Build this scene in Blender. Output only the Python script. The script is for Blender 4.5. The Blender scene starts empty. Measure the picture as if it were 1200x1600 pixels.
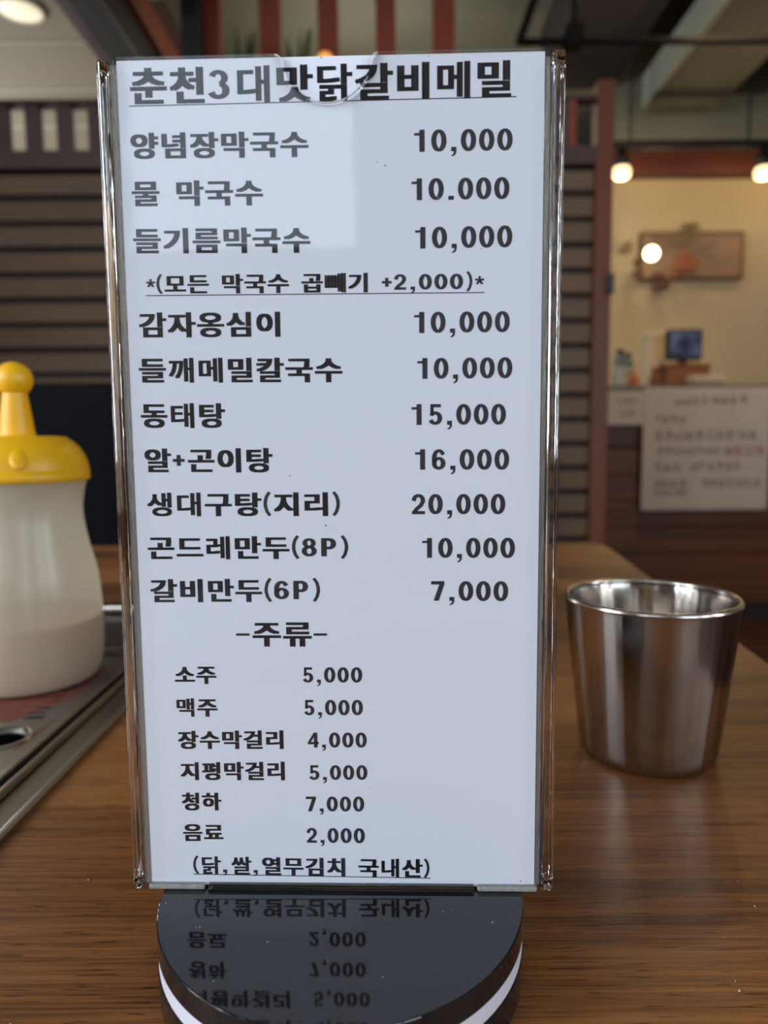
import bpy, bmesh, math, random
from mathutils import Vector, Matrix

# ------------------------------------------------------------------ camera
S = bpy.context.scene
COL = S.collection
HC = 0.134                                   # lens height above the table top (z = 0)
PITCH, ROLL = 0.0996948, -0.0086473
FPX = 1109.0
cam_d = bpy.data.cameras.new('camera')
cam_d.sensor_fit = 'VERTICAL'; cam_d.sensor_height = 36.0; cam_d.sensor_width = 27.0
cam_d.lens = FPX / 1600.0 * 36.0
cam_d.clip_start = 0.01; cam_d.clip_end = 60
cam_d.dof.use_dof = True; cam_d.dof.focus_distance = 0.186; cam_d.dof.aperture_fstop = 11.5
cam = bpy.data.objects.new('camera', cam_d); COL.objects.link(cam)
fw = Vector((0, math.cos(PITCH), -math.sin(PITCH)))
up0 = Vector((0, math.sin(PITCH), math.cos(PITCH))); rt0 = Vector((1, 0, 0))
rt = rt0 * math.cos(ROLL) + up0 * math.sin(ROLL)
up = up0 * math.cos(ROLL) - rt0 * math.sin(ROLL)
cam.matrix_world = Matrix(((rt.x, up.x, -fw.x, 0), (rt.y, up.y, -fw.y, 0), (rt.z, up.z, -fw.z, HC), (0, 0, 0, 1)))
S.camera = cam

# ------------------------------------------------------------------ world, exposure
S.view_settings.view_transform = 'Standard'; S.view_settings.look = 'None'
S.view_settings.exposure = 0.35; S.view_settings.gamma = 1.0; S.view_settings.use_curve_mapping = False
S.cycles.use_denoising = True
S.cycles.max_bounces = 14; S.cycles.transmission_bounces = 12; S.cycles.transparent_max_bounces = 16
S.cycles.sample_clamp_indirect = 6.0
S.cycles.caustics_reflective = False; S.cycles.caustics_refractive = False
W = bpy.data.worlds.new('world'); S.world = W; W.use_nodes = True
W.node_tree.nodes['Background'].inputs[0].default_value = (0.62, 0.74, 0.95, 1)
W.node_tree.nodes['Background'].inputs[1].default_value = 1.0

def area(name, loc, direction, sx, sy, radiance, color):
    d = bpy.data.lights.new(name, 'AREA'); d.shape = 'RECTANGLE'; d.size = sx; d.size_y = sy
    d.energy = radiance * math.pi * sx * sy; d.color = color
    o = bpy.data.objects.new(name, d); COL.objects.link(o); o.location = loc
    o.rotation_euler = Vector(direction).to_track_quat('-Z', 'Y').to_euler()
    return o
DAY = (0.86, 0.93, 1.0)
area('daylight_back_window', (-.71, -2.62, 1.50), (0, 1, 0), 1.0, 1.28, 0.66, DAY)
area('daylight_upper_window', (-1.83, -2.62, 1.79), (0, 1, 0), 1.14, .66, .75, DAY)
area('daylight_back_left_window', (-1.83, -2.62, 1.13), (0, 1, 0), 1.12, .56, 8.0, DAY)
area('fill_back_right', (1.7, -2.62, 0.8), (0, 1, 0), 1.5, 1.6, 3.4, DAY)  # unseen fill light added to brighten the menu sheet
for yy in (-2.08, -1.2, -0.32): area('daylight_left_window', (-2.52, yy, 0.95), (1, 0.1, 0), 0.42, 1.9, 16.0, DAY)
for yy in (-1.9, -0.7): area('daylight_right_window', (2.72, yy, 1.0), (-1, 0.1, 0), 0.38, 1.7, 11.0, DAY)
area('fill_far_left', (-2.52, 3.4, 0.75), (1, 0, 0.15), 1.5, 1.5, 4.5, DAY)  # unseen fill light added to brighten the space behind the partition

# ------------------------------------------------------------------ node material helpers
MATS = {}
def mat(name, color=(0.8, 0.8, 0.8), rough=0.5, metal=0.0, emit=None, estr=0.0, trans=0.0, ior=1.5, spec=0.5, coat=0.0,
        bump=None, vary=None, aniso=0.0):
    """bump=(scale xyz, strength, distance); vary=(scale xyz, amount)"""
    if name in MATS: return MATS[name]
    m = bpy.data.materials.new(name); m.use_nodes = True; nt = m.node_tree; b = nt.nodes['Principled BSDF']
    b.inputs['Base Color'].default_value = (*color, 1); b.inputs['Roughness'].default_value = rough
    b.inputs['Metallic'].default_value = metal; b.inputs['IOR'].default_value = ior
    b.inputs['Transmission Weight'].default_value = trans
    b.inputs['Specular IOR Level'].default_value = spec
    b.inputs['Coat Weight'].default_value = coat
    b.inputs['Anisotropic'].default_value = aniso
    if emit: b.inputs['Emission Color'].default_value = (*emit, 1); b.inputs['Emission Strength'].default_value = estr
    def noise(scale, detail=4):
        tc = nt.nodes.new('ShaderNodeTexCoord'); mp = nt.nodes.new('ShaderNodeMapping'); mp.inputs['Scale'].default_value = scale
        nz = nt.nodes.new('ShaderNodeTexNoise'); nz.inputs['Scale'].default_value = 1.0; nz.inputs['Detail'].default_value = detail
        nt.links.new(tc.outputs['Object'], mp.inputs[0]); nt.links.new(mp.outputs[0], nz.inputs['Vector']); return nz
    if vary:
        nz = noise(vary[0]); mx = nt.nodes.new('ShaderNodeMixRGB'); mx.blend_type = 'MULTIPLY'; mx.inputs[0].default_value = 1.0
        mr = nt.nodes.new('ShaderNodeMapRange'); mr.inputs[1].default_value = 0.3; mr.inputs[2].default_value = 0.7
        mr.inputs[3].default_value = 1 - vary[1]; mr.inputs[4].default_value = 1 + vary[1]
        nt.links.new(nz.outputs[0], mr.inputs[0]); mx.inputs[1].default_value = (*color, 1)
        nt.links.new(mr.outputs[0], mx.inputs[2]); nt.links.new(mx.outputs[0], b.inputs['Base Color'])
    if bump:
        nz = noise(bump[0]); bp = nt.nodes.new('ShaderNodeBump'); bp.inputs['Strength'].default_value = bump[1]
        bp.inputs['Distance'].default_value = bump[2]
        nt.links.new(nz.outputs[0], bp.inputs['Height']); nt.links.new(bp.outputs[0], b.inputs['Normal'])
    MATS[name] = m; return m

def wood_laminate(name, light, dark, strip=0.07, seed=0.0, rough=0.38):
    """walnut laminate: strips running along local X, fine streaks and short dark pores"""
    m = bpy.data.materials.new(name); m.use_nodes = True; nt = m.node_tree; N = nt.nodes; L = nt.links
    b = N['Principled BSDF']
    tc = N.new('ShaderNodeTexCoord'); sep = N.new('ShaderNodeSeparateXYZ'); L.new(tc.outputs['Object'], sep.inputs[0])
    def math_(op, a, bb=None, cc=None):
        n = N.new('ShaderNodeMath'); n.operation = op
        for i, v in enumerate((a, bb, cc)):
            if v is None: continue
            if isinstance(v, (int, float)): n.inputs[i].default_value = v
            else: L.new(v, n.inputs[i])
        return n.outputs[0]
    def noise(sx, sy, detail=3, off=0.0, rough_=0.5, dist=0.0):
        mp = N.new('ShaderNodeMapping'); mp.inputs['Scale'].default_value = (sx, sy, 1); mp.inputs['Location'].default_value = (off, off * .7, seed)
        nz = N.new('ShaderNodeTexNoise'); nz.inputs['Scale'].default_value = 1; nz.inputs['Detail'].default_value = detail
        nz.inputs['Roughness'].default_value = rough_; nz.inputs['Distortion'].default_value = dist
        L.new(tc.outputs['Object'], mp.inputs[0]); L.new(mp.outputs[0], nz.inputs['Vector']); return nz.outputs[0]
    def rng(v, a, bb, c, d):
        n = N.new('ShaderNodeMapRange'); L.new(v, n.inputs[0])
        for i, q in enumerate((a, bb, c, d)): n.inputs[i + 1].default_value = q
        return n.outputs[0]
    row = math_('FLOOR', math_('DIVIDE', math_('ADD', sep.outputs['Y'], 0.028), strip))
    wn = N.new('ShaderNodeTexWhiteNoise'); wn.noise_dimensions = '1D'; L.new(row, wn.inputs['W'])
    shift = math_('MULTIPLY', wn.outputs[0], 0.9)
    colx = math_('FLOOR', math_('DIVIDE', math_('ADD', sep.outputs['X'], shift), 0.62))
    wn2 = N.new('ShaderNodeTexWhiteNoise'); wn2.noise_dimensions = '2D'
    cmb = N.new('ShaderNodeCombineXYZ'); L.new(row, cmb.inputs[0]); L.new(colx, cmb.inputs[1]); L.new(cmb.outputs[0], wn2.inputs['Vector'])
    band = noise(1.3, 17, 2, 3.1)
    streak = noise(9, 420, 4, 8.0, 0.6, 0.5)
    fine = noise(30, 1300, 3, 1.0, 0.6)
    fig = noise(3.0, 60, 3, 21.0, 0.5, 1.4)
    pore = noise(75, 1250, 2, 5.0)
    v = math_('ADD', math_('MULTIPLY', wn2.outputs[0], 0.66), math_('MULTIPLY', band, 0.35))
    v = math_('ADD', v, math_('MULTIPLY', rng(streak, .38, .62, -.5, .5), 0.18))
    v = math_('ADD', v, math_('MULTIPLY', rng(fig, .35, .65, -.5, .5), 0.22))
    v = math_('ADD', v, math_('MULTIPLY', rng(fine, .35, .65, -.5, .5), 0.26))
    t = rng(v, 0.24, 0.84, 0, 1)
    mx = N.new('ShaderNodeMixRGB'); L.new(t, mx.inputs[0]); mx.inputs[1].default_value = (*dark, 1); mx.inputs[2].default_value = (*light, 1)
    pm = rng(pore, .32, .39, 0.34, 1.0)
    m2 = N.new('ShaderNodeMixRGB'); m2.blend_type = 'MULTIPLY'; m2.inputs[0].default_value = 1; L.new(mx.outputs[0], m2.inputs[1]); L.new(pm, m2.inputs[2])
    L.new(m2.outputs[0], b.inputs['Base Color'])
    b.inputs['Roughness'].default_value = rough; b.inputs['Specular IOR Level'].default_value = .26
    bp = N.new('ShaderNodeBump'); bp.inputs['Strength'].default_value = 0.7; bp.inputs['Distance'].default_value = 0.00012
    h = math_('ADD', fine, math_('ADD', noise(900, 2600, 2, 2.0), math_('MULTIPLY', pm, 0.7)))
    L.new(h, bp.inputs['Height']); L.new(bp.outputs[0], b.inputs['Normal'])
    return m

def clear_sheet(name, tint=(0.985, 0.99, 0.99), haze=0.0):
    """thin clear acrylic: straight-through transmission plus a Fresnel sheen"""
    m = bpy.data.materials.new(name); m.use_nodes = True; nt = m.node_tree; N = nt.nodes; L = nt.links; N.clear()
    out = N.new('ShaderNodeOutputMaterial'); tr = N.new('ShaderNodeBsdfTransparent'); tr.inputs[0].default_value = (*tint, 1)
    gl = N.new('ShaderNodeBsdfGlossy'); gl.inputs['Roughness'].default_value = 0.015
    tc = N.new('ShaderNodeTexCoord'); nz = N.new('ShaderNodeTexNoise'); nz.inputs['Scale'].default_value = 45
    bp = N.new('ShaderNodeBump'); bp.inputs['Strength'].default_value = 0.15; bp.inputs['Distance'].default_value = 0.0004
    L.new(tc.outputs['Object'], nz.inputs['Vector']); L.new(nz.outputs[0], bp.inputs['Height']); L.new(bp.outputs[0], gl.inputs['Normal'])
    lw = N.new('ShaderNodeLayerWeight'); lw.inputs[0].default_value = 0.5
    pw = N.new('ShaderNodeMath'); pw.operation = 'POWER'; L.new(lw.outputs['Facing'], pw.inputs[0]); pw.inputs[1].default_value = 5
    ma = N.new('ShaderNodeMath'); ma.operation = 'MULTIPLY_ADD'; L.new(pw.outputs[0], ma.inputs[0]); ma.inputs[1].default_value = 0.96; ma.inputs[2].default_value = 0.04
    mx = N.new('ShaderNodeMixShader'); L.new(ma.outputs[0], mx.inputs[0]); L.new(tr.outputs[0], mx.inputs[1]); L.new(gl.outputs[0], mx.inputs[2])
    L.new(mx.outputs[0], out.inputs[0]); return m

# ------------------------------------------------------------------ geometry helpers
def link(name, me, m, parent=None, smooth=False, loc=None):
    o = bpy.data.objects.new(name, me); COL.objects.link(o)
    if m is not None:
        for mm in (m if isinstance(m, (list, tuple)) else [m]): me.materials.append(mm)
    if smooth:
        for p in me.polygons: p.use_smooth = True
    if loc: o.location = loc
    if parent: o.parent = parent
    return o
def obj(name, bm, m, parent=None, smooth=False, loc=None, bevel=0, seg=2):
    bmesh.ops.recalc_face_normals(bm, faces=bm.faces)
    me = bpy.data.meshes.new(name); bm.to_mesh(me); bm.free()
    o = link(name, me, m, parent, smooth, loc)
    if bevel:
        md = o.modifiers.new('bevel', 'BEVEL'); md.width = bevel; md.segments = seg; md.limit_method = 'ANGLE'; md.angle_limit = 0.6
    return o
def box(bm, c0, c1, M=None, mi=0):
    x0, y0, z0 = c0; x1, y1, z1 = c1
    vs = [bm.verts.new(v) for v in ((x0,y0,z0),(x1,y0,z0),(x1,y1,z0),(x0,y1,z0),(x0,y0,z1),(x1,y0,z1),(x1,y1,z1),(x0,y1,z1))]
    if M:
        for v in vs: v.co = M @ v.co
    for f in ((0,3,2,1),(4,5,6,7),(0,1,5,4),(1,2,6,5),(2,3,7,6),(3,0,4,7)):
        bm.faces.new([vs[i] for i in f]).material_index = mi
def lathe(bm, prof, n=64, c=(0, 0, 0), cap0=False, cap1=False):
    rings = []
    for r, z in prof:
        if r < 1e-6: rings.append([bm.verts.new((c[0], c[1], c[2] + z))])
        else: rings.append([bm.verts.new((c[0] + r*math.cos(2*math.pi*i/n), c[1] + r*math.sin(2*math.pi*i/n), c[2] + z)) for i in range(n)])
    for a, b in zip(rings, rings[1:]):
        for i in range(n):
            j = (i+1) % n
            if len(a) == 1 and len(b) == 1: continue
            if len(a) == 1: bm.faces.new((a[0], b[i], b[j]))
            elif len(b) == 1: bm.faces.new((a[i], a[j], b[0]))
            else: bm.faces.new((a[i], a[j], b[j], b[i]))
    if cap0: bm.faces.new(rings[0][::-1])
    if cap1: bm.faces.new(rings[-1])
def tube(bm, p0, p1, r0, r1=None, n=20, cap=True):
    p0 = Vector(p0); p1 = Vector(p1); r1 = r0 if r1 is None else r1
    q = (p1-p0).to_track_quat('Z', 'Y'); A, B = [], []
    for i in range(n):
        d = q @ Vector((math.cos(2*math.pi*i/n), math.sin(2*math.pi*i/n), 0))
        A.append(bm.verts.new(p0 + d*r0)); B.append(bm.verts.new(p1 + d*r1))
    for i in range(n): bm.faces.new((A[i], A[(i+1) % n], B[(i+1) % n], B[i]))
    if cap: bm.faces.new(A[::-1]); bm.faces.new(B)
def smoothprof(pts, k=6):
    out = []
    for i in range(len(pts)-1):
        p0 = pts[max(i-1, 0)]; p1 = pts[i]; p2 = pts[i+1]; p3 = pts[min(i+2, len(pts)-1)]
        for j in range(k):
            t = j/k; out.append(tuple(0.5*((2*p1[a]) + (-p0[a]+p2[a])*t + (2*p0[a]-5*p1[a]+4*p2[a]-p3[a])*t*t + (-p0[a]+3*p1[a]-3*p2[a]+p3[a])*t**3) for a in (0, 1)))
    out.append(pts[-1]); return out
def empty(name, label, cat, loc=(0, 0, 0), rotz=0.0, group=None):
    o = bpy.data.objects.new(name, None); COL.objects.link(o); o.location = loc; o.rotation_euler = (0, 0, rotz); o.empty_display_size = 0.05
    o['label'] = label; o['category'] = cat
    if group: o['group'] = group
    return o
def tag(o, label, cat, group=None):
    o['label'] = label; o['category'] = cat
    if group: o['group'] = group
    return o
def struct(o, label=None):
    o['kind'] = 'structure'
    if label: o['label'] = label
    return o
def ray(x, y): return rt * ((x-600)/FPX) - up * ((y-800)/FPX) + fw
def at(x, y, Y):
    d = ray(x, y); return Vector((0, 0, HC)) + d * (Y / d.y)
def copy_tree(o, parent=None):
    c = o.copy(); COL.objects.link(c)
    if parent: c.parent = parent
    for ch in list(o.children): copy_tree(ch, c)
    return c

# ------------------------------------------------------------------ structure: the room
ZF = -0.74
XL, XR, YB, YF, ZC = -2.45, 2.65, -2.55, 5.6, 2.35
m_floor = mat('dark_red_floor', (0.055, 0.018, 0.010), 0.4, vary=((1.2, 9, 1), 0.35))
m_wall_cream = mat('cream_wall', (0.56, 0.46, 0.31), 0.8, vary=((1, 1, 1), 0.06))
m_wall_brown = mat('brown_wall', (0.17, 0.10, 0.06), 0.7, vary=((1, 1, 6), 0.2))
m_ceil = mat('olive_concrete', (0.20, 0.20, 0.15), 0.85, vary=((1.3, 1.3, 1.3), 0.15))
m_soffit = mat('beige_ceiling_board', (0.34, 0.265, 0.165), 0.7, vary=((2, 2, 2), 0.07))
m_batten = mat('pale_seam', (0.62, 0.55, 0.40), 0.6)
m_redwood = mat('red_brown_wood', (0.26, 0.052, 0.019), 0.55, vary=((4, 4, 1), 0.3))
m_orangewood = mat('orange_brown_wood', (0.15, 0.038, 0.014), 0.5, vary=((4, 4, 1), 0.3))
m_plumwood = mat('plum_brown_wood', (0.085, 0.043, 0.038), 0.6, vary=((2, 2, 8), 0.15))
m_slat = mat('taupe_slat', (0.165, 0.100, 0.058), 0.7, vary=((1.5, 1, 6), 0.22))
m_backing = mat('slat_backing', (0.030, 0.022, 0.018), 0.8)
m_black = mat('black_paint', (0.012, 0.012, 0.013), 0.45)
m_duct = mat('grey_duct', (0.27, 0.26, 0.22), 0.5, vary=((2, 2, 2), 0.1))
m_ductolive = mat('olive_duct_paint', (.125, .12, .085), .7)
m_pipe = mat('matt_black_pipe', (.008, .008, .008), .95, spec=.1)
m_beam_lit = mat('lit_duct_side', (0.26, 0.27, 0.21), 0.6)  # paler colour for the duct side, with the light on it painted in
m_frame = mat('dark_window_frame', (0.05, 0.04, 0.035), 0.5)

bm = bmesh.new(); box(bm, (XL-.3, YB-.3, ZF-.1), (XR+1.2, YF+.3, ZF)); struct(obj('floor', bm, m_floor))
bm = bmesh.new(); box(bm, (XL-.3, YB-.3, ZC), (XR+1.2, YF+.3, ZC+.1)); struct(obj('ceiling', bm, m_ceil))
bm = bmesh.new(); box(bm, (XL-.3, YF, ZF), (XR+1.2, YF+.1, ZC)); struct(obj('wall_front', bm, m_ceil))
bm = bmesh.new(); box(bm, (XL, 4.7, ZF), (-.95, 4.78, ZC)); struct(obj('wall_side_left', bm, m_wall_cream))

def wall_open(name, axis, pos, thick, a0, a1, holes, m):
    """wall along x (axis 0) or y (axis 1), with rectangular window holes (lo, hi, z0, z1)"""
    bm = bmesh.new()
    def bb(lo, hi, z0, z1):
        if hi-lo < 1e-4 or z1-z0 < 1e-4: return
        if axis == 0: box(bm, (lo, pos, z0), (hi, pos+thick, z1))
        else: box(bm, (pos, lo, z0), (pos+thick, hi, z1))
    c = a0
    for lo, hi, z0, z1 in sorted(holes):
        bb(c, lo, ZF, ZC); bb(lo, hi, ZF, z0); bb(lo, hi, z1, ZC); c = hi
    bb(c, a1, ZF, ZC)
    return struct(obj(name, bm, m))
wall_open('wall_back', 0, YB-.06, .06, XL, XR, [(-2.40, -1.26, 0.85, 2.12), (-1.22, -0.20, 0.86, 2.12), (.95, 2.45, 0, 1.6)], m_wall_brown)
wall_open('wall_left', 1, XL-.06, .06, YB, YF, [(yy-.24, yy+.24, 0.0, 1.9) for yy in (-2.08, -1.2, -.32)] + [(2.65, 4.15, 0.0, 1.5)], m_wall_brown)
wall_open('wall_right', 1, XR, .06, YB, 1.5, [(yy-.22, yy+.22, 0.15, 1.85) for yy in (-1.9, -.7)], m_wall_brown)
bm = bmesh.new(); box(bm, (XR+.9, 1.5, ZF), (XR+.96, YF, ZC)); box(bm, (XR, 1.5, ZF), (XR+.96, 1.56, ZC))
struct(obj('wall_side', bm, m_wall_cream))
m_pane = clear_sheet('window_glass')
def window(name, axis, pos, lo, hi, z0, z1, nm):
    w = bpy.data.objects.new(name, None); COL.objects.link(w); w['kind'] = 'structure'
    def P(a, z, d): return (a, pos+d, z) if axis == 0 else (pos+d, a, z)
    def fr(nm_, a, b_, c, d, t=.025):
        bm = bmesh.new(); box(bm, P(a, c, -t), P(b_, d, t)); obj(nm_, bm, m_frame, w, bevel=.004)
    e = .05
    fr('window_frame', lo, hi, z0, z0+e); fr('window_frame', lo, hi, z1-e, z1)
    fr('window_frame', lo, lo+e, z0, z1); fr('window_frame', hi-e, hi, z0, z1)
    for k in range(1, nm):
        a = lo + (hi-lo)*k/nm; fr('mullion', a-.02, a+.02, z0, z1, .02)
    for k in range(nm):
        a = lo + (hi-lo)*k/nm; bm = bmesh.new(); box(bm, P(a+.02, z0+.04, -.003), P(a+(hi-lo)/nm-.02, z1-.04, .003)); obj('pane', bm, m_pane, w)
window('window_1', 0, YB-.03, -1.22, -0.20, 0.86, 2.12, 1)
window('window_8', 0, YB-.03, -2.40, -1.26, .85, 1.43, 1)
window('window_10', 0, YB-.03, -2.40, -1.26, 1.43, 2.12, 1)
window('window_9', 0, YB-.03, .95, 2.45, 0, 1.6, 2)  # opening added out of view for the fill on the menu sheet
for q_, yy in enumerate((-2.08, -1.2, -.32)): window('window_%d' % (2, 5, 6)[q_], 1, XL-.03, yy-.24, yy+.24, 0.0, 1.9, 1)
window('window_4', 1, XL-.03, 2.65, 4.15, 0.0, 1.5, 2)  # opening added out of view for the fill behind the partition
for q_, yy in enumerate((-1.9, -.7)): window('window_%d' % (3, 7)[q_], 1, XR+.03, yy-.22, yy+.22, 0.15, 1.85, 1)

# lowered beige ceiling on the left, laid in boards with pale seams
zs = HC + 1.55; xs1 = -1.13
def y_on(px, py, z): d = ray(px, py); return (z-HC)*d.y/d.z
soff = bpy.data.objects.new('ceiling', None); COL.objects.link(soff); soff['kind'] = 'structure'
ya = y_on(60, 65, zs); yb = y_on(60, 139, zs); cuts = [ya+(yb-ya)*k for k in range(-7, 7)]; cuts = [c for c in cuts if c < 5.5]
for k, c in enumerate(cuts[:-1]):
    bm = bmesh.new(); box(bm, (XL, c+.004, zs), (xs1, cuts[k+1]-.004, zs+.02)); obj('ceiling_board', bm, m_soffit, soff)
    bm = bmesh.new(); box(bm, (XL, c-.006, zs-.006), (xs1, c+.004, zs+.012)); obj('seam_strip', bm, m_batten, soff)
bm = bmesh.new(); box(bm, (xs1, -0.4, zs-.02), (xs1+.05, 5.4, ZC)); struct(obj('trim_1', bm, m_plumwood, bevel=.004))
bm = bmesh.new(); box(bm, (xs1+.05, -0.4, zs-.03), (xs1+.17, 5.4, zs+.12)); struct(obj('trim_2', bm, m_black, bevel=.004))

# ceiling light in the lowered ceiling
P = at(30, 12, y_on(30, 12, zs))
t = empty('ceiling_light', 'round flush ceiling light in the beige lowered ceiling', 'ceiling light', (P.x, P.y, zs))
bm = bmesh.new(); lathe(bm, [(0.085, 0.002), (0.088, -0.012), (0.075, -0.016), (0.072, -0.010), (0.072, 0.002)], 40); obj('trim_ring', bm, m_batten, t, True)
bm = bmesh.new(); lathe(bm, [(0.0, -0.020), (0.035, -0.019), (0.060, -0.015), (0.0735, -0.009)], 40)
obj('diffuser', bm, mat('lamp_diffuser', (0.8, 0.75, 0.6), 0.5, emit=(1, 0.84, 0.56), estr=0.62), t, True)

# overhead beams and ducts running away from the camera
def along(name, xa, xb, za, zb, y0, y1, m, label, cat, bevel=.005):
    bm = bmesh.new(); box(bm, (xa, y0, za), (xb, y1, zb)); return tag(obj(name, bm, m, bevel=bevel), label, cat)
# red brace bar
bm = bmesh.new(); box(bm, (-1.01, .6, HC+1.66), (-.93, 4.6, HC+1.78)); tag(obj('ceiling_beam', bm, m_redwood, bevel=.004), 'red-brown wooden beam beside the round grey duct overhead', 'beam')
t = empty('round_duct', 'thick round grey air duct under the ceiling left of the black post', 'duct', (-0.80, 2.2, HC+1.77))
bm = bmesh.new(); tube(bm, (0, -1.8, 0), (0, .42, 0), .13, n=32); obj('duct_pipe', bm, m_duct, t, True)
for yy in (-1.2, -.7, -.2):
    bm = bmesh.new(); tube(bm, (0, yy-.015, 0), (0, yy+.015, 0), .138, n=32); obj('duct_collar', bm, m_duct, t, False)
bm = bmesh.new(); tube(bm, (0, .42, 0), (0.05, .56, -.07), .13, n=32); obj('duct_elbow', bm, m_duct, t, True)
t = empty('box_duct', 'long rectangular olive air duct above the back room', 'duct', (0, 0, HC+1.70))
bm = bmesh.new(); box(bm, (1.365, .9, 0), (1.745, 3.85, .16)); obj('duct_body', bm, m_ductolive, t, bevel=.006)
bm = bmesh.new(); box(bm, (1.345, .9, -.008), (1.37, 3.85, .15)); obj('lit_side_face', bm, m_beam_lit, t)  # left side of the duct, coloured paler as its lit face
for yy in (1.9, 2.9):
    bm = bmesh.new(); box(bm, (1.36, yy, -.006), (1.75, yy+.02, .17)); obj('joint_band', bm, m_ductolive, t)
along('ceiling_beam', 1.83, 2.05, HC+1.82, HC+2.1, .9, 4.0, m_backing, 'dark steel beam right of the rectangular duct', 'beam')
along('ceiling_beam', .85, 1.24, HC+1.86, HC+2.15, 2.3, 4.0, m_backing, 'dark steel beam left of the rectangular duct', 'beam')
# thin black pipes
bm = bmesh.new(); a = at(812, 66, 2.9); b = at(1260, 70, 2.9); tube(bm, a, (b.x, a.y, a.z), .014, n=12)
pp = tag(obj('pipe', bm, m_pipe, smooth=False), 'thin black pipe running across the olive ceiling', 'pipe')
bm = bmesh.new(); c = at(896, 60, 2.9); box(bm, (c.x-.03, 2.86, a.z-.02), (c.x+.03, 2.94, a.z+.05)); box(bm, (c.x-.008, 2.89, a.z+.04), (c.x+.008, 2.91, ZC)); obj('pipe_hanger', bm, m_pipe, pp)
bm = bmesh.new(); tube(bm, (a.x-.002, a.y, a.z), (a.x+.02, 0.9, a.z+.03), .016, n=12)
tag(obj('pipe', bm, m_pipe), 'thin black pipe slanting up towards the viewer from the crosswise pipe', 'pipe')

# ------------------------------------------------------------------ slatted partition screen
YP = 2.6
def zpx(x, y, Y=YP): return at(x, y, Y).z
def xpx(x, y, Y=YP): return at(x, y, Y).x
part = empty('partition_screen', 'brown slatted wooden partition with a row of short balusters along its top', 'partition', (0, YP, ZF))
def pbox(name, x0, x1, z0, z1, y0, y1, m, label=None, bevel=.004):
    bm = bmesh.new(); box(bm, (x0, y0, z0-ZF), (x1, y1, z1-ZF)); o = obj(name, bm, m, part, bevel=bevel)
    if label: o['label'] = label
    return o
xl = -1.9; xr = xpx(924, 450)
zt1 = (zpx(70, 176)+zpx(920, 138))/2; zt0 = zpx(920, 160); zl1 = (zpx(70, 250)+zpx(910, 222))/2; zl0 = (zpx(70, 279)+zpx(910, 250))/2
pbox('top_rail', xl, xr, zt0, zt1, -.03, .03, m_plumwood); pbox('lower_rail', xl, xr, zl0, zl1, -.03, .03, m_plumwood)
x = xpx(6, 228); dx = xpx(99, 228)-xpx(50, 228)
k = -4
while x + k*dx < xr - .02:
    xx = x + k*dx; pbox('baluster', xx-.026, xx+.026, zl1, zt0, -.018, .018, m_plumwood); k += 1
z = zl0; pitch = .0875; i = 0
while z - .06 > ZF + .15:
    pbox('slat', xl, xr, z-.016-.066, z-.016, -.012+.004*(i % 2), .012, m_slat); z -= pitch; i += 1
pbox('back_panel', xl, xr, ZF+.05, zl0, .015, .022, m_backing)
pbox('bottom_rail', xl, xr, ZF, ZF+.12, -.03, .03, m_plumwood)
pbox('end_post', xr, xr+.060, ZF, zpx(945, 131), -.032, .032, m_orangewood, 'thick orange-brown end post')
pbox('side_post', xpx(886, 200), xpx(898, 200), zl1, zt0, -.026, .028, m_redwood, 'narrow red-brown upright')
bm = bmesh.new(); c = at(946, 442, YP-.06); box(bm, (xr+.04, -.05, c.z-ZF-.035), (xr+.066, -.031, c.z-ZF+.035)); obj('hinge', bm, m_black, part, bevel=.003)

# vertical red bars above / behind, hung from the ceiling
YV = 3.0
for (a_, b_, nm) in ((315, 345, 'left end'), (406, 438, ''), (497, 528, ''), (587, 618, ''), (676, 710, 'right end')):
    x0 = xpx(a_, 40, YV); x1 = xpx(b_, 40, YV)
    bm = bmesh.new(); box(bm, (-(x1-x0)/2, -.03, 0), ((x1-x0)/2, .03, ZC-1.2))
    o = obj('wooden_bar', bm, m_redwood, bevel=.004, loc=((x0+x1)/2, YV, 1.2))
    lab = {315: 'upright red-brown wooden bar directly beside the black post', 406: 'upright red-brown wooden bar, second to the right of the black post',
           497: 'upright red-brown wooden bar, middle one of five, above the thumb notch of the menu', 587: 'upright red-brown wooden bar, fourth to the right of the black post',
           676: 'upright red-brown wooden bar farthest from the black post'}[a_]
    tag(o, lab, 'wooden bar', 'upright red-brown bars above the menu')
bm = bmesh.new(); box(bm, (xpx(287, 40, 2.9), 2.85, ZF), (xpx(316, 40, 2.9), 2.95, ZC)); struct(obj('pillar', bm, m_black, bevel=.005), 'black steel post')
bm = bmesh.new(); box(bm, (xpx(300, 40, YV), 2.72, 1.14), (xpx(720, 40, YV), 3.04, 1.2)); tag(obj('bar_rail', bm, m_redwood, bevel=.004), 'red-brown rail carrying the upright bars behind the partition', 'rail')

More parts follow.
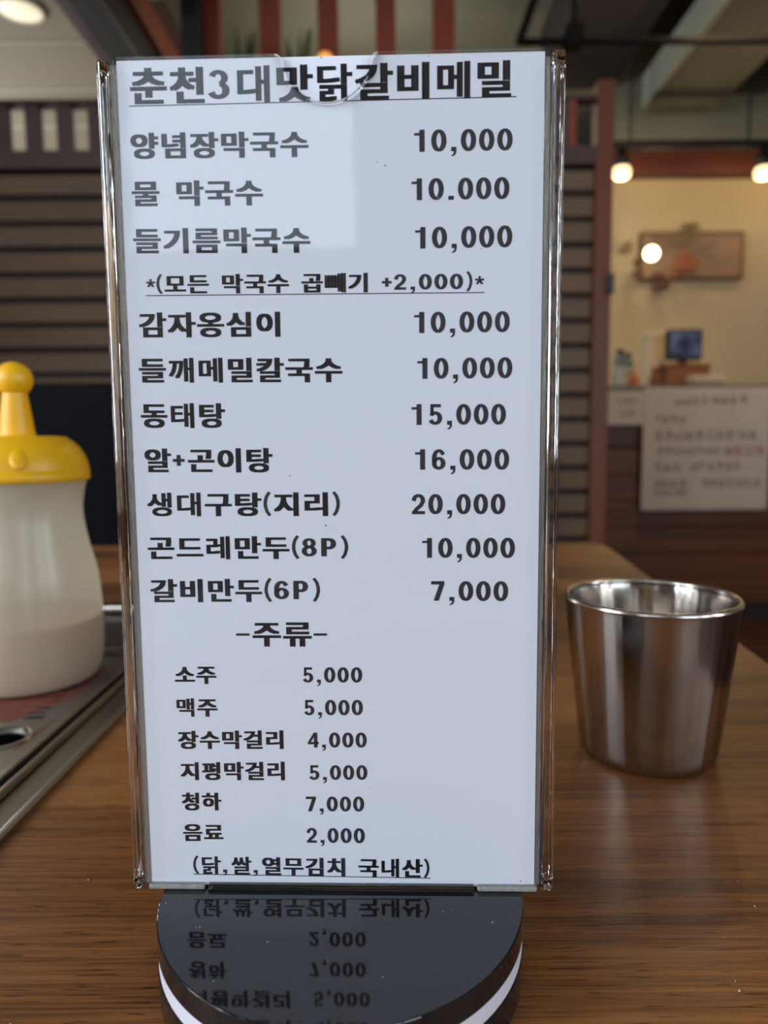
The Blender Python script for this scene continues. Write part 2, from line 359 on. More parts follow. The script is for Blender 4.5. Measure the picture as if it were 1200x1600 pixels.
# small plants and a lamp on the rail
def plant(px, py, Y, h, label, seed):
    c = at(px, py, Y); zb = 1.2; t = empty('potted_plant', label, 'plant', (c.x, Y, zb), group='leafy plants behind the menu')
    rnd = random.Random(seed)
    bm = bmesh.new(); lathe(bm, [(0, 0), (.035, 0), (.045, .07), (.04, .07), (.035, .06), (0, .06)], 20); obj('pot', bm, m_black, t, True)
    H = c.z + h - zb
    for k in range(14):
        a_ = rnd.uniform(0, 6.28); hh = H*rnd.uniform(.6, 1); sp = rnd.uniform(.02, .09)
        bm = bmesh.new(); n = 6; L_, R_ = [], []
        for j in range(n+1):
            s = j/n; w = .018*math.sin(math.pi*min(s*.9+.1, 1))+.001
            p = Vector((math.cos(a_)*sp*s*s, math.sin(a_)*sp*s*s, .05+hh*s)); q = Vector((-math.sin(a_), math.cos(a_), 0))*w
            L_.append(bm.verts.new(p-q)); R_.append(bm.verts.new(p+q))
        for j in range(n): bm.faces.new((L_[j], R_[j], R_[j+1], L_[j+1]))
        o = obj('leaf', bm, mat('dark_leaf', (0.05, 0.075, 0.03), 0.5), t, True)
        sd = o.modifiers.new('s', 'SOLIDIFY'); sd.thickness = .0015
plant(378, 60, 2.82, .02, 'dark leafy plant between the two bars nearest the black post', 1)
plant(462, 70, 2.84, .02, 'dark leafy plant in front of the middle upright bar', 2)
c = at(508, 84, 2.85); t = empty('lantern', 'small orange lantern glowing just above the menu edge', 'lamp', (c.x, 2.85, 1.2))
bm = bmesh.new(); lathe(bm, [(0, 0), (.03, 0), (.03, .02), (0, .02)], 24); obj('base', bm, m_black, t)
bm = bmesh.new(); zz = c.z-1.2; lathe(bm, [(.0, .02), (.022, .02), (.034, .05), (.034, zz-.02), (.02, zz-.002), (0, zz)], 24)
obj('shade', bm, mat('orange_glow', (0.8, .4, .1), .4, emit=(1, .42, .08), estr=.7), t, True)

# ------------------------------------------------------------------ back room on the right
YW = 4.9
xw0 = xpx(938, 400, YW)
bm = bmesh.new(); box(bm, (xw0+.0, YW, ZF), (XR+.9, YW+.08, ZC)); struct(obj('wall_back_room', bm, m_wall_cream))
zb0 = zpx(1090, 270, 3.95); zb1 = zpx(1090, 234, 3.95)
bm = bmesh.new(); box(bm, (xpx(935, 250, 3.95), 3.95, zb0), (XR+.9, 4.05, zb1)); struct(obj('trim_3', bm, mat('dark_red_beam', (0.10, 0.024, 0.013), .6), bevel=.004))
bm = bmesh.new(); box(bm, (xpx(935, 250, 3.95), 3.98, zb1), (XR+.9, 4.05, ZC)); struct(obj('wall_bulkhead', bm, m_ceil))
# track rail with two spot heads
z_ = zpx(1090, 226, 3.7)
trk = empty('light_track', 'black ceiling track rail above the back room opening', 'track', (0, 3.7, z_))
bm = bmesh.new(); box(bm, (xpx(930, 226, 3.7), -.02, -.018), (2.6, .02, .018)); obj('rail', bm, m_black, trk, bevel=.003)
for px in (985, 1170):
    bm = bmesh.new(); xx = xpx(px, 200, 3.7); tube(bm, (xx, 0, .01), (xx, 0, ZC-z_), .006, n=10); obj('rod', bm, m_black, trk)
m_bulb = mat('warm_bulb', (1, .8, .5), .4, emit=(1.0, 0.70, 0.32), estr=1.7)
def spot(px, label):
    c = at(px, 272, 3.7); t = empty('spotlight', label, 'spotlight', (c.x, 3.7, z_), group='spotlights on the black track')
    bm = bmesh.new(); lathe(bm, [(0, -.018), (.02, -.018), (.02, -.05), (.036, -.055), (.04, c.z-z_+.03), (.036, c.z-z_+.03), (.034, -.06), (0, -.06)], 28); obj('housing', bm, m_black, t, True)
    bm = bmesh.new(); b0 = c.z - z_; lathe(bm, [(.038, b0+.03), (.046, b0+.008), (.04, b0-.012), (.02, b0-.022), (0, b0-.024)], 28); obj('bulb', bm, m_bulb, t, True)
    d = bpy.data.lights.new('spot_glow', 'POINT'); d.energy = 3.5; d.color = (1, .72, .38); d.shadow_soft_size = .03
    o = bpy.data.objects.new('spot_glow', d); COL.objects.link(o); o.location = (c.x, 3.7, c.z-.06)
spot(971, 'black track spotlight with a warm bulb beside the end post'); spot(1193, 'black track spotlight with a warm bulb at the frame edge')
# picture and dried flowers on the wall
def canvas_mat():
    m = bpy.data.materials.new('landscape_print'); m.use_nodes = True; nt = m.node_tree; N = nt.nodes; L = nt.links; b = N['Principled BSDF']
    tc = N.new('ShaderNodeTexCoord'); nz = N.new('ShaderNodeTexNoise'); nz.inputs['Scale'].default_value = 4.5; nz.inputs['Detail'].default_value = 3
    L.new(tc.outputs['Object'], nz.inputs['Vector']); cr = N.new('ShaderNodeValToRGB'); L.new(nz.outputs[0], cr.inputs[0])
    e = cr.color_ramp.elements; e[0].position = .35; e[0].color = (.20, .12, .09, 1); e[1].position = .65; e[1].color = (.42, .20, .13, 1)
    n = e.new(.5); n.color = (.30, .22, .15, 1); L.new(cr.outputs[0], b.inputs['Base Color']); b.inputs['Roughness'].default_value = .6; return m
a = at(1002, 366, YW-.03); b = at(1156, 434, YW-.03)
t = empty('wall_picture', 'wide reddish landscape canvas on the beige wall', 'picture', ((a.x+b.x)/2, YW-.045, (a.z+b.z)/2))
hw = (b.x-a.x)/2; hh = (a.z-b.z)/2
bm = bmesh.new(); box(bm, (-hw, 0, -hh), (hw, .04, hh)); obj('canvas', bm, canvas_mat(), t, bevel=.003)
for s in (-1, 1):
    bm = bmesh.new(); box(bm, (-hw-.008, -.006, s*hh-.008), (hw+.008, .045, s*hh+.008)); obj('frame_rail', bm, m_slat, t)
    bm = bmesh.new(); box(bm, (s*hw-.008, -.006, -hh), (s*hw+.008, .045, hh)); obj('frame_rail', bm, m_slat, t)
m_fl = [mat('dusky_bloom', (.13, .06, .05), .8), mat('rust_bloom', (.38, .14, .08), .8), mat('olive_bloom', (.26, .19, .10), .8)]
def bloom(px, py, r, mi, label, seed):
    c = at(px, py, YW-.12); t = empty('dried_flower_bunch', label, 'dried flowers', (c.x, c.y, c.z), group='dried flower bunches on the back wall')
    rnd = random.Random(seed)
    bm = bmesh.new(); tube(bm, (0, 0, 0), (rnd.uniform(-.05, .05), .12, r*.6), .005, n=8); obj('stem', bm, m_fl[2], t)
    for k in range(12):
        d = Vector((rnd.uniform(-1, 1), rnd.uniform(-.5, .5), rnd.uniform(-1, 1)))*r*.62; rr = r*rnd.uniform(.28, .45)
        bm = bmesh.new()
        for q in range(5):
            a_ = q*1.257+k; ctr = d + Vector((math.cos(a_), -.2, math.sin(a_)))*rr*.5
            bmesh.ops.create_icosphere(bm, subdivisions=1, radius=rr*.5, matrix=Matrix.Translation(ctr) @ Matrix.Diagonal((1, .5, 1, 1)))
        obj('blossom', bm, m_fl[mi], t, True)
bloom(998, 429, .045, 0, 'small dark plum bunch of dried flowers below the glowing globe', 3)
bloom(1032, 441, .075, 0, 'large dark plum bunch of dried flowers below the picture', 4)
bloom(1076, 364, .075, 2, 'olive bunch of dried flowers along the top of the picture', 5)
bloom(978, 388, .06, 2, 'olive bunch of dried flowers nearest the wooden end post', 6)
bloom(1070, 408, .09, 1, 'rust-red bunch of dried flowers across the picture', 7)
c = at(1018, 396, YW-.25); t = empty('reflection_globe', 'bright warm globe put in for a lamp reflection in the wall picture', 'lamp', (c.x, c.y, c.z))
bm = bmesh.new(); bmesh.ops.create_uvsphere(bm, u_segments=24, v_segments=14, radius=.044)
obj('globe', bm, mat('reflection_glow', (1, .8, .5), .4, emit=(1.0, .78, .42), estr=9.0), t, True)
bm = bmesh.new(); tube(bm, (0, .04, 0), (0, .25, 0), .007, n=10); tube(bm, (0, .235, 0), (0, .25, 0), .03, n=16); obj('bracket', bm, m_slat, t)  # glowing globe and bracket added in place of a reflection in the picture
for (lx, ly, lz, e) in ((1.75, 4.3, 1.9, 4), (2.6, 4.4, 1.8, 4.5)):
    d = bpy.data.lights.new('back_room_lamp', 'POINT'); d.energy = e; d.color = (1, .72, .38); d.shadow_soft_size = .08
    o = bpy.data.objects.new('back_room_lamp', d); COL.objects.link(o); o.location = (lx, ly, lz)

# counter
YC = 3.35
m_ctr = mat('counter_wood', (0.12, 0.038, 0.014), .5, vary=((1.5, 1, 14), .3))
m_ctr_top = mat('counter_top', (0.10, 0.075, 0.055), .35)
ctr = empty('service_counter', 'dark red-brown wooden service counter in the back room', 'counter', (0, YC, ZF))
xc0 = xpx(880, 700, YC); zc1 = zpx(1080, 602, YC)
bm = bmesh.new(); box(bm, (xc0, -.03, zc1-ZF-.035), (3.2, .6, zc1-ZF)); obj('worktop', bm, m_ctr_top, ctr, bevel=.004)
n = 8; hgt = zc1-ZF-.035-.08
for k in range(n):
    bm = bmesh.new(); box(bm, (xc0+.02, 0, .08+hgt*k/n+.003), (3.18, .02, .08+hgt*(k+1)/n-.003)); obj('front_plank', bm, m_ctr, ctr, bevel=.002)
bm = bmesh.new(); box(bm, (xc0+.02, .02, .0), (3.18, .58, zc1-ZF-.035)); obj('carcass', bm, m_backing, ctr)
bm = bmesh.new(); box(bm, (xc0+.02, .03, 0), (3.18, .05, .08)); obj('kickboard', bm, m_black, ctr)

# things on the counter
YM = YC + .28
a = at(1030, 572, YM); b = at(1096, 602, YM)
t = empty('wooden_box', 'brown wooden box on the counter under the small monitor', 'box', ((a.x+b.x)/2, YM, zc1))
hw = (b.x-a.x)/2; hz = a.z-zc1
bm = bmesh.new(); box(bm, (-hw, -.09, 0), (hw, .09, hz-.012)); obj('body', bm, mat('box_wood', (.23, .085, .03), .5), t, bevel=.003)
bm = bmesh.new(); box(bm, (-hw-.006, -.096, hz-.012), (hw+.006, .096, hz)); obj('lid', bm, mat('box_wood', (.2, .1, .04), .5), t, bevel=.003)
zbx = zc1 + hz
a = at(1041, 516, YM); b = at(1093, 563, YM)
t = empty('monitor', 'small black monitor with a dim blue screen on the wooden box', 'monitor', ((a.x+b.x)/2, YM, zbx))
hw = (b.x-a.x)/2; z0 = b.z-zbx; z1 = a.z-zbx
bm = bmesh.new(); box(bm, (-hw, -.03, z0), (hw, .02, z1)); obj('casing', bm, m_black, t, bevel=.006)
bm = bmesh.new(); box(bm, (-.02, -.01, 0), (.02, .01, z0+.03)); box(bm, (-.07, -.05, 0), (.07, .05, .008)); obj('stand', bm, m_black, t)
def screen_mat():
    m = bpy.data.materials.new('screen'); m.use_nodes = True; nt = m.node_tree; N = nt.nodes; L = nt.links; b_ = N['Principled BSDF']
    tc = N.new('ShaderNodeTexCoord'); nz = N.new('ShaderNodeTexNoise'); nz.inputs['Scale'].default_value = 12; L.new(tc.outputs['Object'], nz.inputs['Vector'])
    cr = N.new('ShaderNodeValToRGB'); cr.color_ramp.elements[0].position = .35; cr.color_ramp.elements[0].color = (.012, .018, .04, 1)
    cr.color_ramp.elements[1].position = .75; cr.color_ramp.elements[1].color = (.16, .18, .30, 1)
    L.new(nz.outputs[0], cr.inputs[0]); L.new(cr.outputs[0], b_.inputs['Emission Color']); b_.inputs['Emission Strength'].default_value = .5
    b_.inputs['Base Color'].default_value = (.01, .01, .015, 1); b_.inputs['Roughness'].default_value = .2; return m
bm = bmesh.new(); box(bm, (-hw+.014, -.033, z0+.018), (hw-.014, -.029, z1-.014)); obj('screen', bm, screen_mat(), t)
m_cream = mat('cream_plastic', (.62, .52, .36), .5)
def jar(px, py, r, m, nm, label, cat, cap=m_black, Y=YC+.15):
    c = at(px, py, Y); h = c.z - zc1; t = empty(nm, label, cat, (c.x, Y, zc1))
    bm = bmesh.new(); lathe(bm, smoothprof([(0, 0), (r*.95, 0), (r, .01), (r, h*.65), (r*.6, h*.85), (r*.55, h*.9)], 3), 24); obj('body', bm, m, t, True)
    bm = bmesh.new(); lathe(bm, [(r*.62, h*.86), (r*.62, h), (0, h)], 24); obj('cap', bm, cap, t, False)
m_glassy = mat('blue_grey_bottle', (.10, .14, .17), .25); m_red = mat('red_orange_plastic', (.5, .12, .05), .5)
jar(969, 546, .028, m_glassy, 'bottle', 'blue-grey bottle on the counter beside the wooden end post', 'bottle')
jar(981, 552, .028, m_glassy, 'bottle', 'blue-grey bottle on the counter nearest the small red jar', 'bottle', Y=YC+.2)
jar(990, 583, .024, m_red, 'sauce_jar', 'small red-orange jar on the counter', 'jar', m_red, Y=YC+.06)
c = at(974, 577, YC+.03); t = empty('bowl', 'small cream bowl in front of the blue-grey bottles', 'bowl', (c.x, YC+.03, zc1)); h = c.z-zc1
bm = bmesh.new(); lathe(bm, smoothprof([(0, 0), (.022, 0), (.03, h*.5), (.042, h), (.039, h), (.027, h*.5), (0, .008)], 3), 28); obj('body', bm, m_cream, t, True)
bm = bmesh.new(); lathe(bm, [(.018, -.0), (.022, 0), (.022, .004), (.018, .004)], 24); obj('foot_ring', bm, m_cream, t, True)
a = at(1008, 520, YC+.45); b = at(1032, 598, YC+.45)
t = empty('storage_box', 'tall pale cream box standing left of the monitor', 'box', ((a.x+b.x)/2, YC+.45, zc1)); hw = (b.x-a.x)/2; hz = a.z-zc1
bm = bmesh.new(); box(bm, (-hw, -.04, 0), (hw, .04, hz*.9)); obj('body', bm, m_cream, t, bevel=.004)
bm = bmesh.new(); box(bm, (-hw-.004, -.044, hz*.88), (hw+.004, .044, hz)); obj('lid', bm, m_cream, t, bevel=.004)
a = at(1080, 587, YC+.1); b = at(1128, 603, YC+.1)
t = empty('paper_stack', 'low stack of pale papers lying on the counter', 'papers', ((a.x+b.x)/2, YC+.12, zc1)); hw = (b.x-a.x)/2; hz = a.z-zc1
rnd = random.Random(2)
for k in range(4):
    bm = bmesh.new(); o_ = rnd.uniform(-.008, .008); box(bm, (-hw+o_, -.05+o_, hz*k/4), (hw+o_, .03+o_, hz*(k+1)/4-.001)); obj('sheet_bundle', bm, m_cream, t)

# notices taped on the counter front (writing too blurred to read)
m_notice = mat('grey_white_notice', (.50, .43, .38), .6); m_ink = mat('faded_ink', (.20, .16, .14), .7); m_redink = mat('red_ink', (.34, .08, .07), .7)
def notice(x0, y0, x1, y1, rows, label, grp):
    Y = YC-.05; a = at(x0, y0, Y); b = at(x1, y1, Y); cx = (a.x+b.x)/2; cz = (a.z+b.z)/2
    t = empty('notice', label, 'notice', (cx, Y, cz), group=grp)
    bm = bmesh.new(); box(bm, (a.x-cx, 0, b.z-cz), (b.x-cx, .006, a.z-cz)); obj('board', bm, m_notice, t, bevel=.002)
    rnd = random.Random(int(x0))
    for (rx0, rx1, ry, rh, mm) in rows:
        bm = bmesh.new(); p0 = at(rx0, ry, Y); p1 = at(rx1, ry+rh, Y); H = p0.z-p1.z; x = p0.x
        while x < p1.x - H*.5:
            w = H*.82
            for q in range(4):
                yy = p1.z + H*rnd.choice((.05, .3, .55, .8)); box(bm, (x-cx, -.0008, yy-cz), (x+w*rnd.uniform(.5, 1)-cx, 0, yy+H*.11-cz))
            for q in range(2):
                xx = x + w*rnd.choice((.1, .5, .85)); box(bm, (xx-cx, -.0008, p1.z-cz), (xx+H*.12-cx, 0, p1.z+H*rnd.uniform(.5, 1)-cz))
            x += H*1.05
        obj('text_line', bm, mm, t)
notice(1007, 606, 1198, 796, [(1054, 1175, 618, 13, m_ink), (1024, 1070, 648, 12, m_ink), (1024, 1192, 672, 14, m_ink), (1028, 1120, 698, 11, m_ink), (1132, 1192, 696, 15, m_redink),
       (1024, 1064, 722, 13, m_ink), (1080, 1165, 722, 12, m_ink), (1022, 1080, 748, 12, m_ink), (1096, 1190, 748, 12, m_ink), (1022, 1078, 764, 10, m_ink)],
       'large grey-white notice with rows of blurred lines and one red phrase', 'notices on the counter front')
notice(949, 612, 1005, 664, [(962, 998, 622, 8, m_ink), (972, 992, 640, 10, m_ink)], 'small grey-white notice beside the wooden end post', 'notices on the counter front')

# ------------------------------------------------------------------ chairs beyond the table
m_seat = mat('black_fabric', (.007, .008, .011), .85, spec=.15); m_chairleg = mat('chair_metal', (.05, .045, .04), .4, metal=.6)
def rbox(name, sx, sy, sz, loc, m, parent, bev):
    bm = bmesh.new(); box(bm, (-sx/2, -sy/2, -sz/2), (sx/2, sy/2, sz/2)); return obj(name, bm, m, parent, True, loc, bevel=bev, seg=4)
ch = empty('dining_chair', 'black high-backed dining chair beyond the table, behind the sauce bottle', 'chair', (0, 0, ZF), group='black chairs beyond the table')
rbox('seat', .44, .42, .07, (0, 0, .44), m_seat, ch, .03); 
rbox('backrest', .46, .05, .50, (0, .20, .78), m_seat, ch, .024)
for sx in (-1, 1):
    for sy in (-1, 1):
        bm = bmesh.new(); tube(bm, (sx*.18, sy*.17, .42), (sx*.20, sy*.20, 0), .014, .011, 12); obj('leg', bm, m_chairleg, ch, True)
    bm = bmesh.new(); tube(bm, (sx*.19, .20, .42), (sx*.19, .21, .60), .012, n=12); obj('back_support', bm, m_chairleg, ch, True)
c = at(60, 612, 1.75); ch.location = (c.x, 1.65, ZF)
c2 = copy_tree(ch); c = at(345, 585, 1.62); c2.location = (c.x, 1.42, ZF); c2['label'] = 'black high-backed dining chair mostly hidden by the left edge of the menu'

# ------------------------------------------------------------------ table
m_wood = wood_laminate('walnut_laminate', (0.37, 0.145, 0.044), (0.080, 0.029, 0.0105))
tb = empty('dining_table', 'walnut laminate dining table with strip-like grain under the menu stand', 'table', (0, 0, 0))
X0S, X1S, Y0S, Y1S = -0.62, -0.1310, -0.30, 0.572          # opening for the grill unit
bm = bmesh.new()
def prism(bm, pts, z0, z1):
    a_ = [bm.verts.new((x, y, z0)) for x, y in pts]; b_ = [bm.verts.new((x, y, z1)) for x, y in pts]
    bm.faces.new(a_[::-1]); bm.faces.new(b_)
    for i in range(len(pts)): j = (i+1) % len(pts); bm.faces.new((a_[i], a_[j], b_[j], b_[i]))
far = 0.925
prism(bm, [(X1S, -.42), (.135, -.42), (.2785, .87), (.279, .90), (.268, .918), (.25, far), (X1S, far)], -.03, 0)
prism(bm, [(-1.0, Y1S), (X1S, Y1S), (X1S, far), (-1.0, far)], -.03, 0)
prism(bm, [(-1.0, -.42), (X0S, -.42), (X0S, Y1S), (-1.0, Y1S)], -.03, 0)
prism(bm, [(X0S, -.42), (X1S, -.42), (X1S, Y0S), (X0S, Y0S)], -.03, 0)
obj('tabletop', bm, m_wood, tb)
for (lx, ly) in ((-.9, -.32), (.08, -.32), (-.9, .82), (.17, .82)):
    bm = bmesh.new(); box(bm, (lx-.025, ly-.025, ZF+.001), (lx+.025, ly+.025, -.03)); obj('leg', bm, m_black, tb, bevel=.003)

# ------------------------------------------------------------------ grill unit let into the table
def steel(name, col, rough, scale, b_s=.25, aniso=0.0):
    m = mat(name, col, rough, metal=1.0, bump=(scale, b_s, .0002), aniso=aniso)
    return m
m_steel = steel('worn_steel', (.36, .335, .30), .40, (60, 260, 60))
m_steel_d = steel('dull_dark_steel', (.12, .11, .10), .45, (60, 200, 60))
m_rim = steel('bright_rim_steel', (.62, .58, .54), .22, (200, 200, 200), .1)
gr = empty('table_grill', 'stainless steel grill unit sunk into the walnut table, under the sauce bottle', 'grill', (0, 0, 0))
def gpart(name, fn, m, bevel=0, label=None, smooth=False):
    bm = bmesh.new(); fn(bm); o = obj(name, bm, m, gr, smooth, bevel=bevel, seg=3)
    if label: o['label'] = label
    return o
# outer rolled rim, four sides
gpart('outer_rim', lambda b_: (box(b_, (-.1335, Y0S, -.002), (-.1300, Y1S+.004, .0022))), m_steel, .001)
gpart('outer_rim', lambda b_: (box(b_, (X0S, Y1S-.008, -.002), (-.1335, Y1S+.008, .003))), m_rim, .0015)
gpart('outer_rim', lambda b_: (box(b_, (X0S-.003, Y0S, -.002), (X0S+.003, Y1S+.004, .0022))), m_steel, .001)
gpart('outer_rim', lambda b_: (box(b_, (X0S, Y0S-.004, -.002), (-.1335, Y0S+.002, .0022))), m_steel, .001)
# sloping channel then flat tray
def strip(b_, pts, y0, y1):
    A = [b_.verts.new((x, y0, z)) for x, z in pts]; B = [b_.verts.new((x, y1, z)) for x, z in pts]
    for i in range(len(pts)-1): b_.faces.new((A[i], A[i+1], B[i+1], B[i]))
XI = -.146
gpart('side_channel', lambda b_: strip(b_, [(-.1335, .0005), (-.1355, -.002), (-.1375, -.0022), (-.1465, -.0018)], Y0S, Y1S-.008), m_steel, 0)
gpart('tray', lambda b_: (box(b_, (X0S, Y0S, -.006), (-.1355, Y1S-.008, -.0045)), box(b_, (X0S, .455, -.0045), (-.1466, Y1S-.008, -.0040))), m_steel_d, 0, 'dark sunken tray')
for (xa, w_) in ((-.1485, .0022), (-.1548, .0024)):
    gpart('ridge', lambda b_: box(b_, (xa-w_/2, Y0S, -.004), (xa+w_/2, .452, .0018)), m_steel, .0008)
gpart('ridge', lambda b_: box(b_, (X0S+.01, .449, -.004), (-.1474, .4525, .0018)), m_steel, .0008)
gpart('ridge', lambda b_: box(b_, (X0S+.01, .440, -.004), (-.1536, .4430, .0012)), m_steel, .0008)
# burner plate with the round opening
HX, HY, HR = -.1765, .3135, .0118
def plate(b_):
    n = 48; outer = []
    x0, x1, y0, y1 = X0S+.02, -.1575, Y0S+.01, .438
    ring = [(HX+HR*math.cos(2*math.pi*i/n), HY+HR*math.sin(2*math.pi*i/n)) for i in range(n)]
    # square collar around the hole, then rectangles
    q = .0165
    sq = []
    for i in range(n):
        c_, s_ = math.cos(2*math.pi*i/n), math.sin(2*math.pi*i/n); k = q/max(abs(c_), abs(s_)); sq.append((HX+k*c_, HY+k*s_))
    ri = [b_.verts.new((x, y, 0)) for x, y in ring]; rd = [b_.verts.new((HX+(x-HX)*.86, HY+(y-HY)*.86, -.0016)) for x, y in ring]; re = [b_.verts.new((HX+(x-HX)*.86, HY+(y-HY)*.86, -.004)) for x, y in ring]
    so = [b_.verts.new((x, y, 0)) for x, y in sq]
    for i in range(n):
        j = (i+1) % n; b_.faces.new((so[i], so[j], ri[j], ri[i])); b_.faces.new((ri[i], ri[j], rd[j], rd[i])); b_.faces.new((rd[i], rd[j], re[j], re[i]))
    for (a0, b0, a1, b1) in ((x0, y0, x1, HY-q), (x0, HY+q, x1, y1), (x0, HY-q, HX-q, HY+q), (HX+q, HY-q, x1, HY+q)):
        b_.faces.new([b_.verts.new(v) for v in ((a0, b0, 0), (a1, b0, 0), (a1, b1, 0), (a0, b1, 0))])
    b_.faces.new([b_.verts.new(v) for v in ((x1, y0, 0), (x1, y0, -.004), (x1, y1, -.004), (x1, y1, 0))])
    b_.faces.new([b_.verts.new(v) for v in ((x0, y1, 0), (x1, y1, 0), (x1, y1, -.004), (x0, y1, -.004))])
gpart('burner_plate', plate, m_steel, 0)
gpart('hole_shade', lambda b_: lathe(b_, [(HR*.955, -.0003), (HR*.93, -.0022), (0, -.0022)], 40, (HX, HY, 0.0)), mat('hole_shade_black', (.003, .003, .003), .95, spec=0), 0, 'black disc for the shaded depth of the round opening')  # black disc: shade inside the opening put into the colour
gpart('hole_rim', lambda b_: lathe(b_, [(HR+.0022, .0001), (HR+.0016, .0009), (HR+.0004, .0009), (HR-.0006, -.0002)], 48, (HX, HY, 0)), m_rim, 0, None, True)
# red printed caution panel with black lettering too blurred to read, printed flat on the plate
m_rp = mat('red_print', (.27, .075, .065), .4, metal=.3, vary=((40, 160, 1), .25))
def flat(b_, pts, z):
    b_.faces.new([b_.verts.new((x, y, z)) for x, y in pts])
gpart('printed_panel', lambda b_: flat(b_, [(-.30, .333), (-.183, .333), (-.1665, .362), (-.1665, .415), (-.30, .415)], .00012), m_rp, 0, 'faded red printed panel')
def letters(b_):
    rnd = random.Random(5)
    for k in range(10):
        y0 = .336+k*.0062
        for q in range(3): 
            a_ = y0+rnd.uniform(0, .003); box(b_, (-.1795+rnd.uniform(0, .004), a_, .0001), (-.1700+rnd.uniform(-.002, .002), a_+.0008, .00022))
gpart('printed_marks', letters, mat('black_print', (.02, .02, .02), .5), 0, 'worn black lettering')
gpart('printed_line', lambda b_: flat(b_, [(-.1640, .30), (-.1630, .30), (-.1610, .335), (-.1620, .335)], .00012), m_rp, 0, 'thin red line')

# ------------------------------------------------------------------ squeeze bottle
BX, BY = -.2033, .3965
bt = empty('squeeze_bottle', 'squeeze bottle with yellow ball-tipped cap, half full of beige sauce', 'bottle', (BX, BY, .0003))
def bottle_plastic():
    m = bpy.data.materials.new('milky_plastic'); m.use_nodes = True; nt = m.node_tree; N = nt.nodes; L = nt.links; N.clear()
    out = N.new('ShaderNodeOutputMaterial'); df = N.new('ShaderNodeBsdfDiffuse'); df.inputs[0].default_value = (.95, .89, .74, 1)
    tl = N.new('ShaderNodeBsdfTranslucent'); tl.inputs[0].default_value = (.93, .86, .68, 1); tr = N.new('ShaderNodeBsdfTransparent'); tr.inputs[0].default_value = (.9, .88, .82, 1)
    gl = N.new('ShaderNodeBsdfGlossy'); gl.inputs['Roughness'].default_value = .3
    def mix(a_, b_, f):
        n = N.new('ShaderNodeMixShader'); n.inputs[0].default_value = f; L.new(a_, n.inputs[1]); L.new(b_, n.inputs[2]); return n.outputs[0]
    L.new(mix(mix(mix(df.outputs[0], tl.outputs[0], .45), tr.outputs[0], .38), gl.outputs[0], .05), out.inputs[0]); return m
prof = smoothprof([(.031, .0005), (.0355, .0015), (.0385, .009), (.0398, .020), (.0400, .038), (.0383, .060), (.0342, .078), (.0318, .095), (.0332, .108), (.0352, .115), (.0355, .117)], 6)
bm = bmesh.new(); lathe(bm, [(0, .0015), (.02, .0025)] + prof, 96); obj('body', bm, bottle_plastic(), bt, True)
pin = [(max(r-.0012, 0), z) for r, z in prof if z < .037]
bm = bmesh.new(); lathe(bm, [(0, .003), (.02, .004)] + pin + [(.0386, .037), (.0380, .0372), (0, .0372)], 96)
obj('sauce', bm, mat('beige_sauce', (.42, .21, .09), .5), bt, True, None)
m_yel = mat('yellow_plastic', (.93, .50, .008), .38, bump=((90, 90, 90), .08, .0004))
cap = []
bm = bmesh.new(); lathe(bm, [(.0360, .1135), (.0366, .1145), (.0366, .119)] + smoothprof([(.0364, .119), (.0350, .1255), (.0310, .1325), (.0262, .1365), (.0235, .1378), (.0110, .1382), (.0095, .1384)], 5) + [(0, .1384)], 96)
capo = obj('cap', bm, m_yel, bt, True)
bm = bmesh.new(); lathe(bm, smoothprof([(.0104, .1380), (.0094, .1395), (.0080, .150), (.0066, .1600), (.0064, .1625)], 5), 48); obj('nozzle', bm, m_yel, capo, True)
bm = bmesh.new(); bmesh.ops.create_uvsphere(bm, u_segments=48, v_segments=28, radius=.0098, matrix=Matrix.Translation((0, 0, .1690))); obj('ball_tip', bm, m_yel, capo, True)
# the oval grip notches of the cap
for a_ in (-1.10, -2.4, 1.0, 2.4):
    bm = bmesh.new(); q = Matrix.Translation((.0335*math.cos(a_), .0335*math.sin(a_), .1265)) @ Matrix.Rotation(a_, 4, 'Z') @ Matrix.Rotation(-.6, 4, 'Y') @ Matrix.Diagonal((.35, .75, 1.25, 1))
    bmesh.ops.create_uvsphere(bm, u_segments=24, v_segments=14, radius=.0058, matrix=q); obj('grip_bump', bm, m_yel, capo, True)

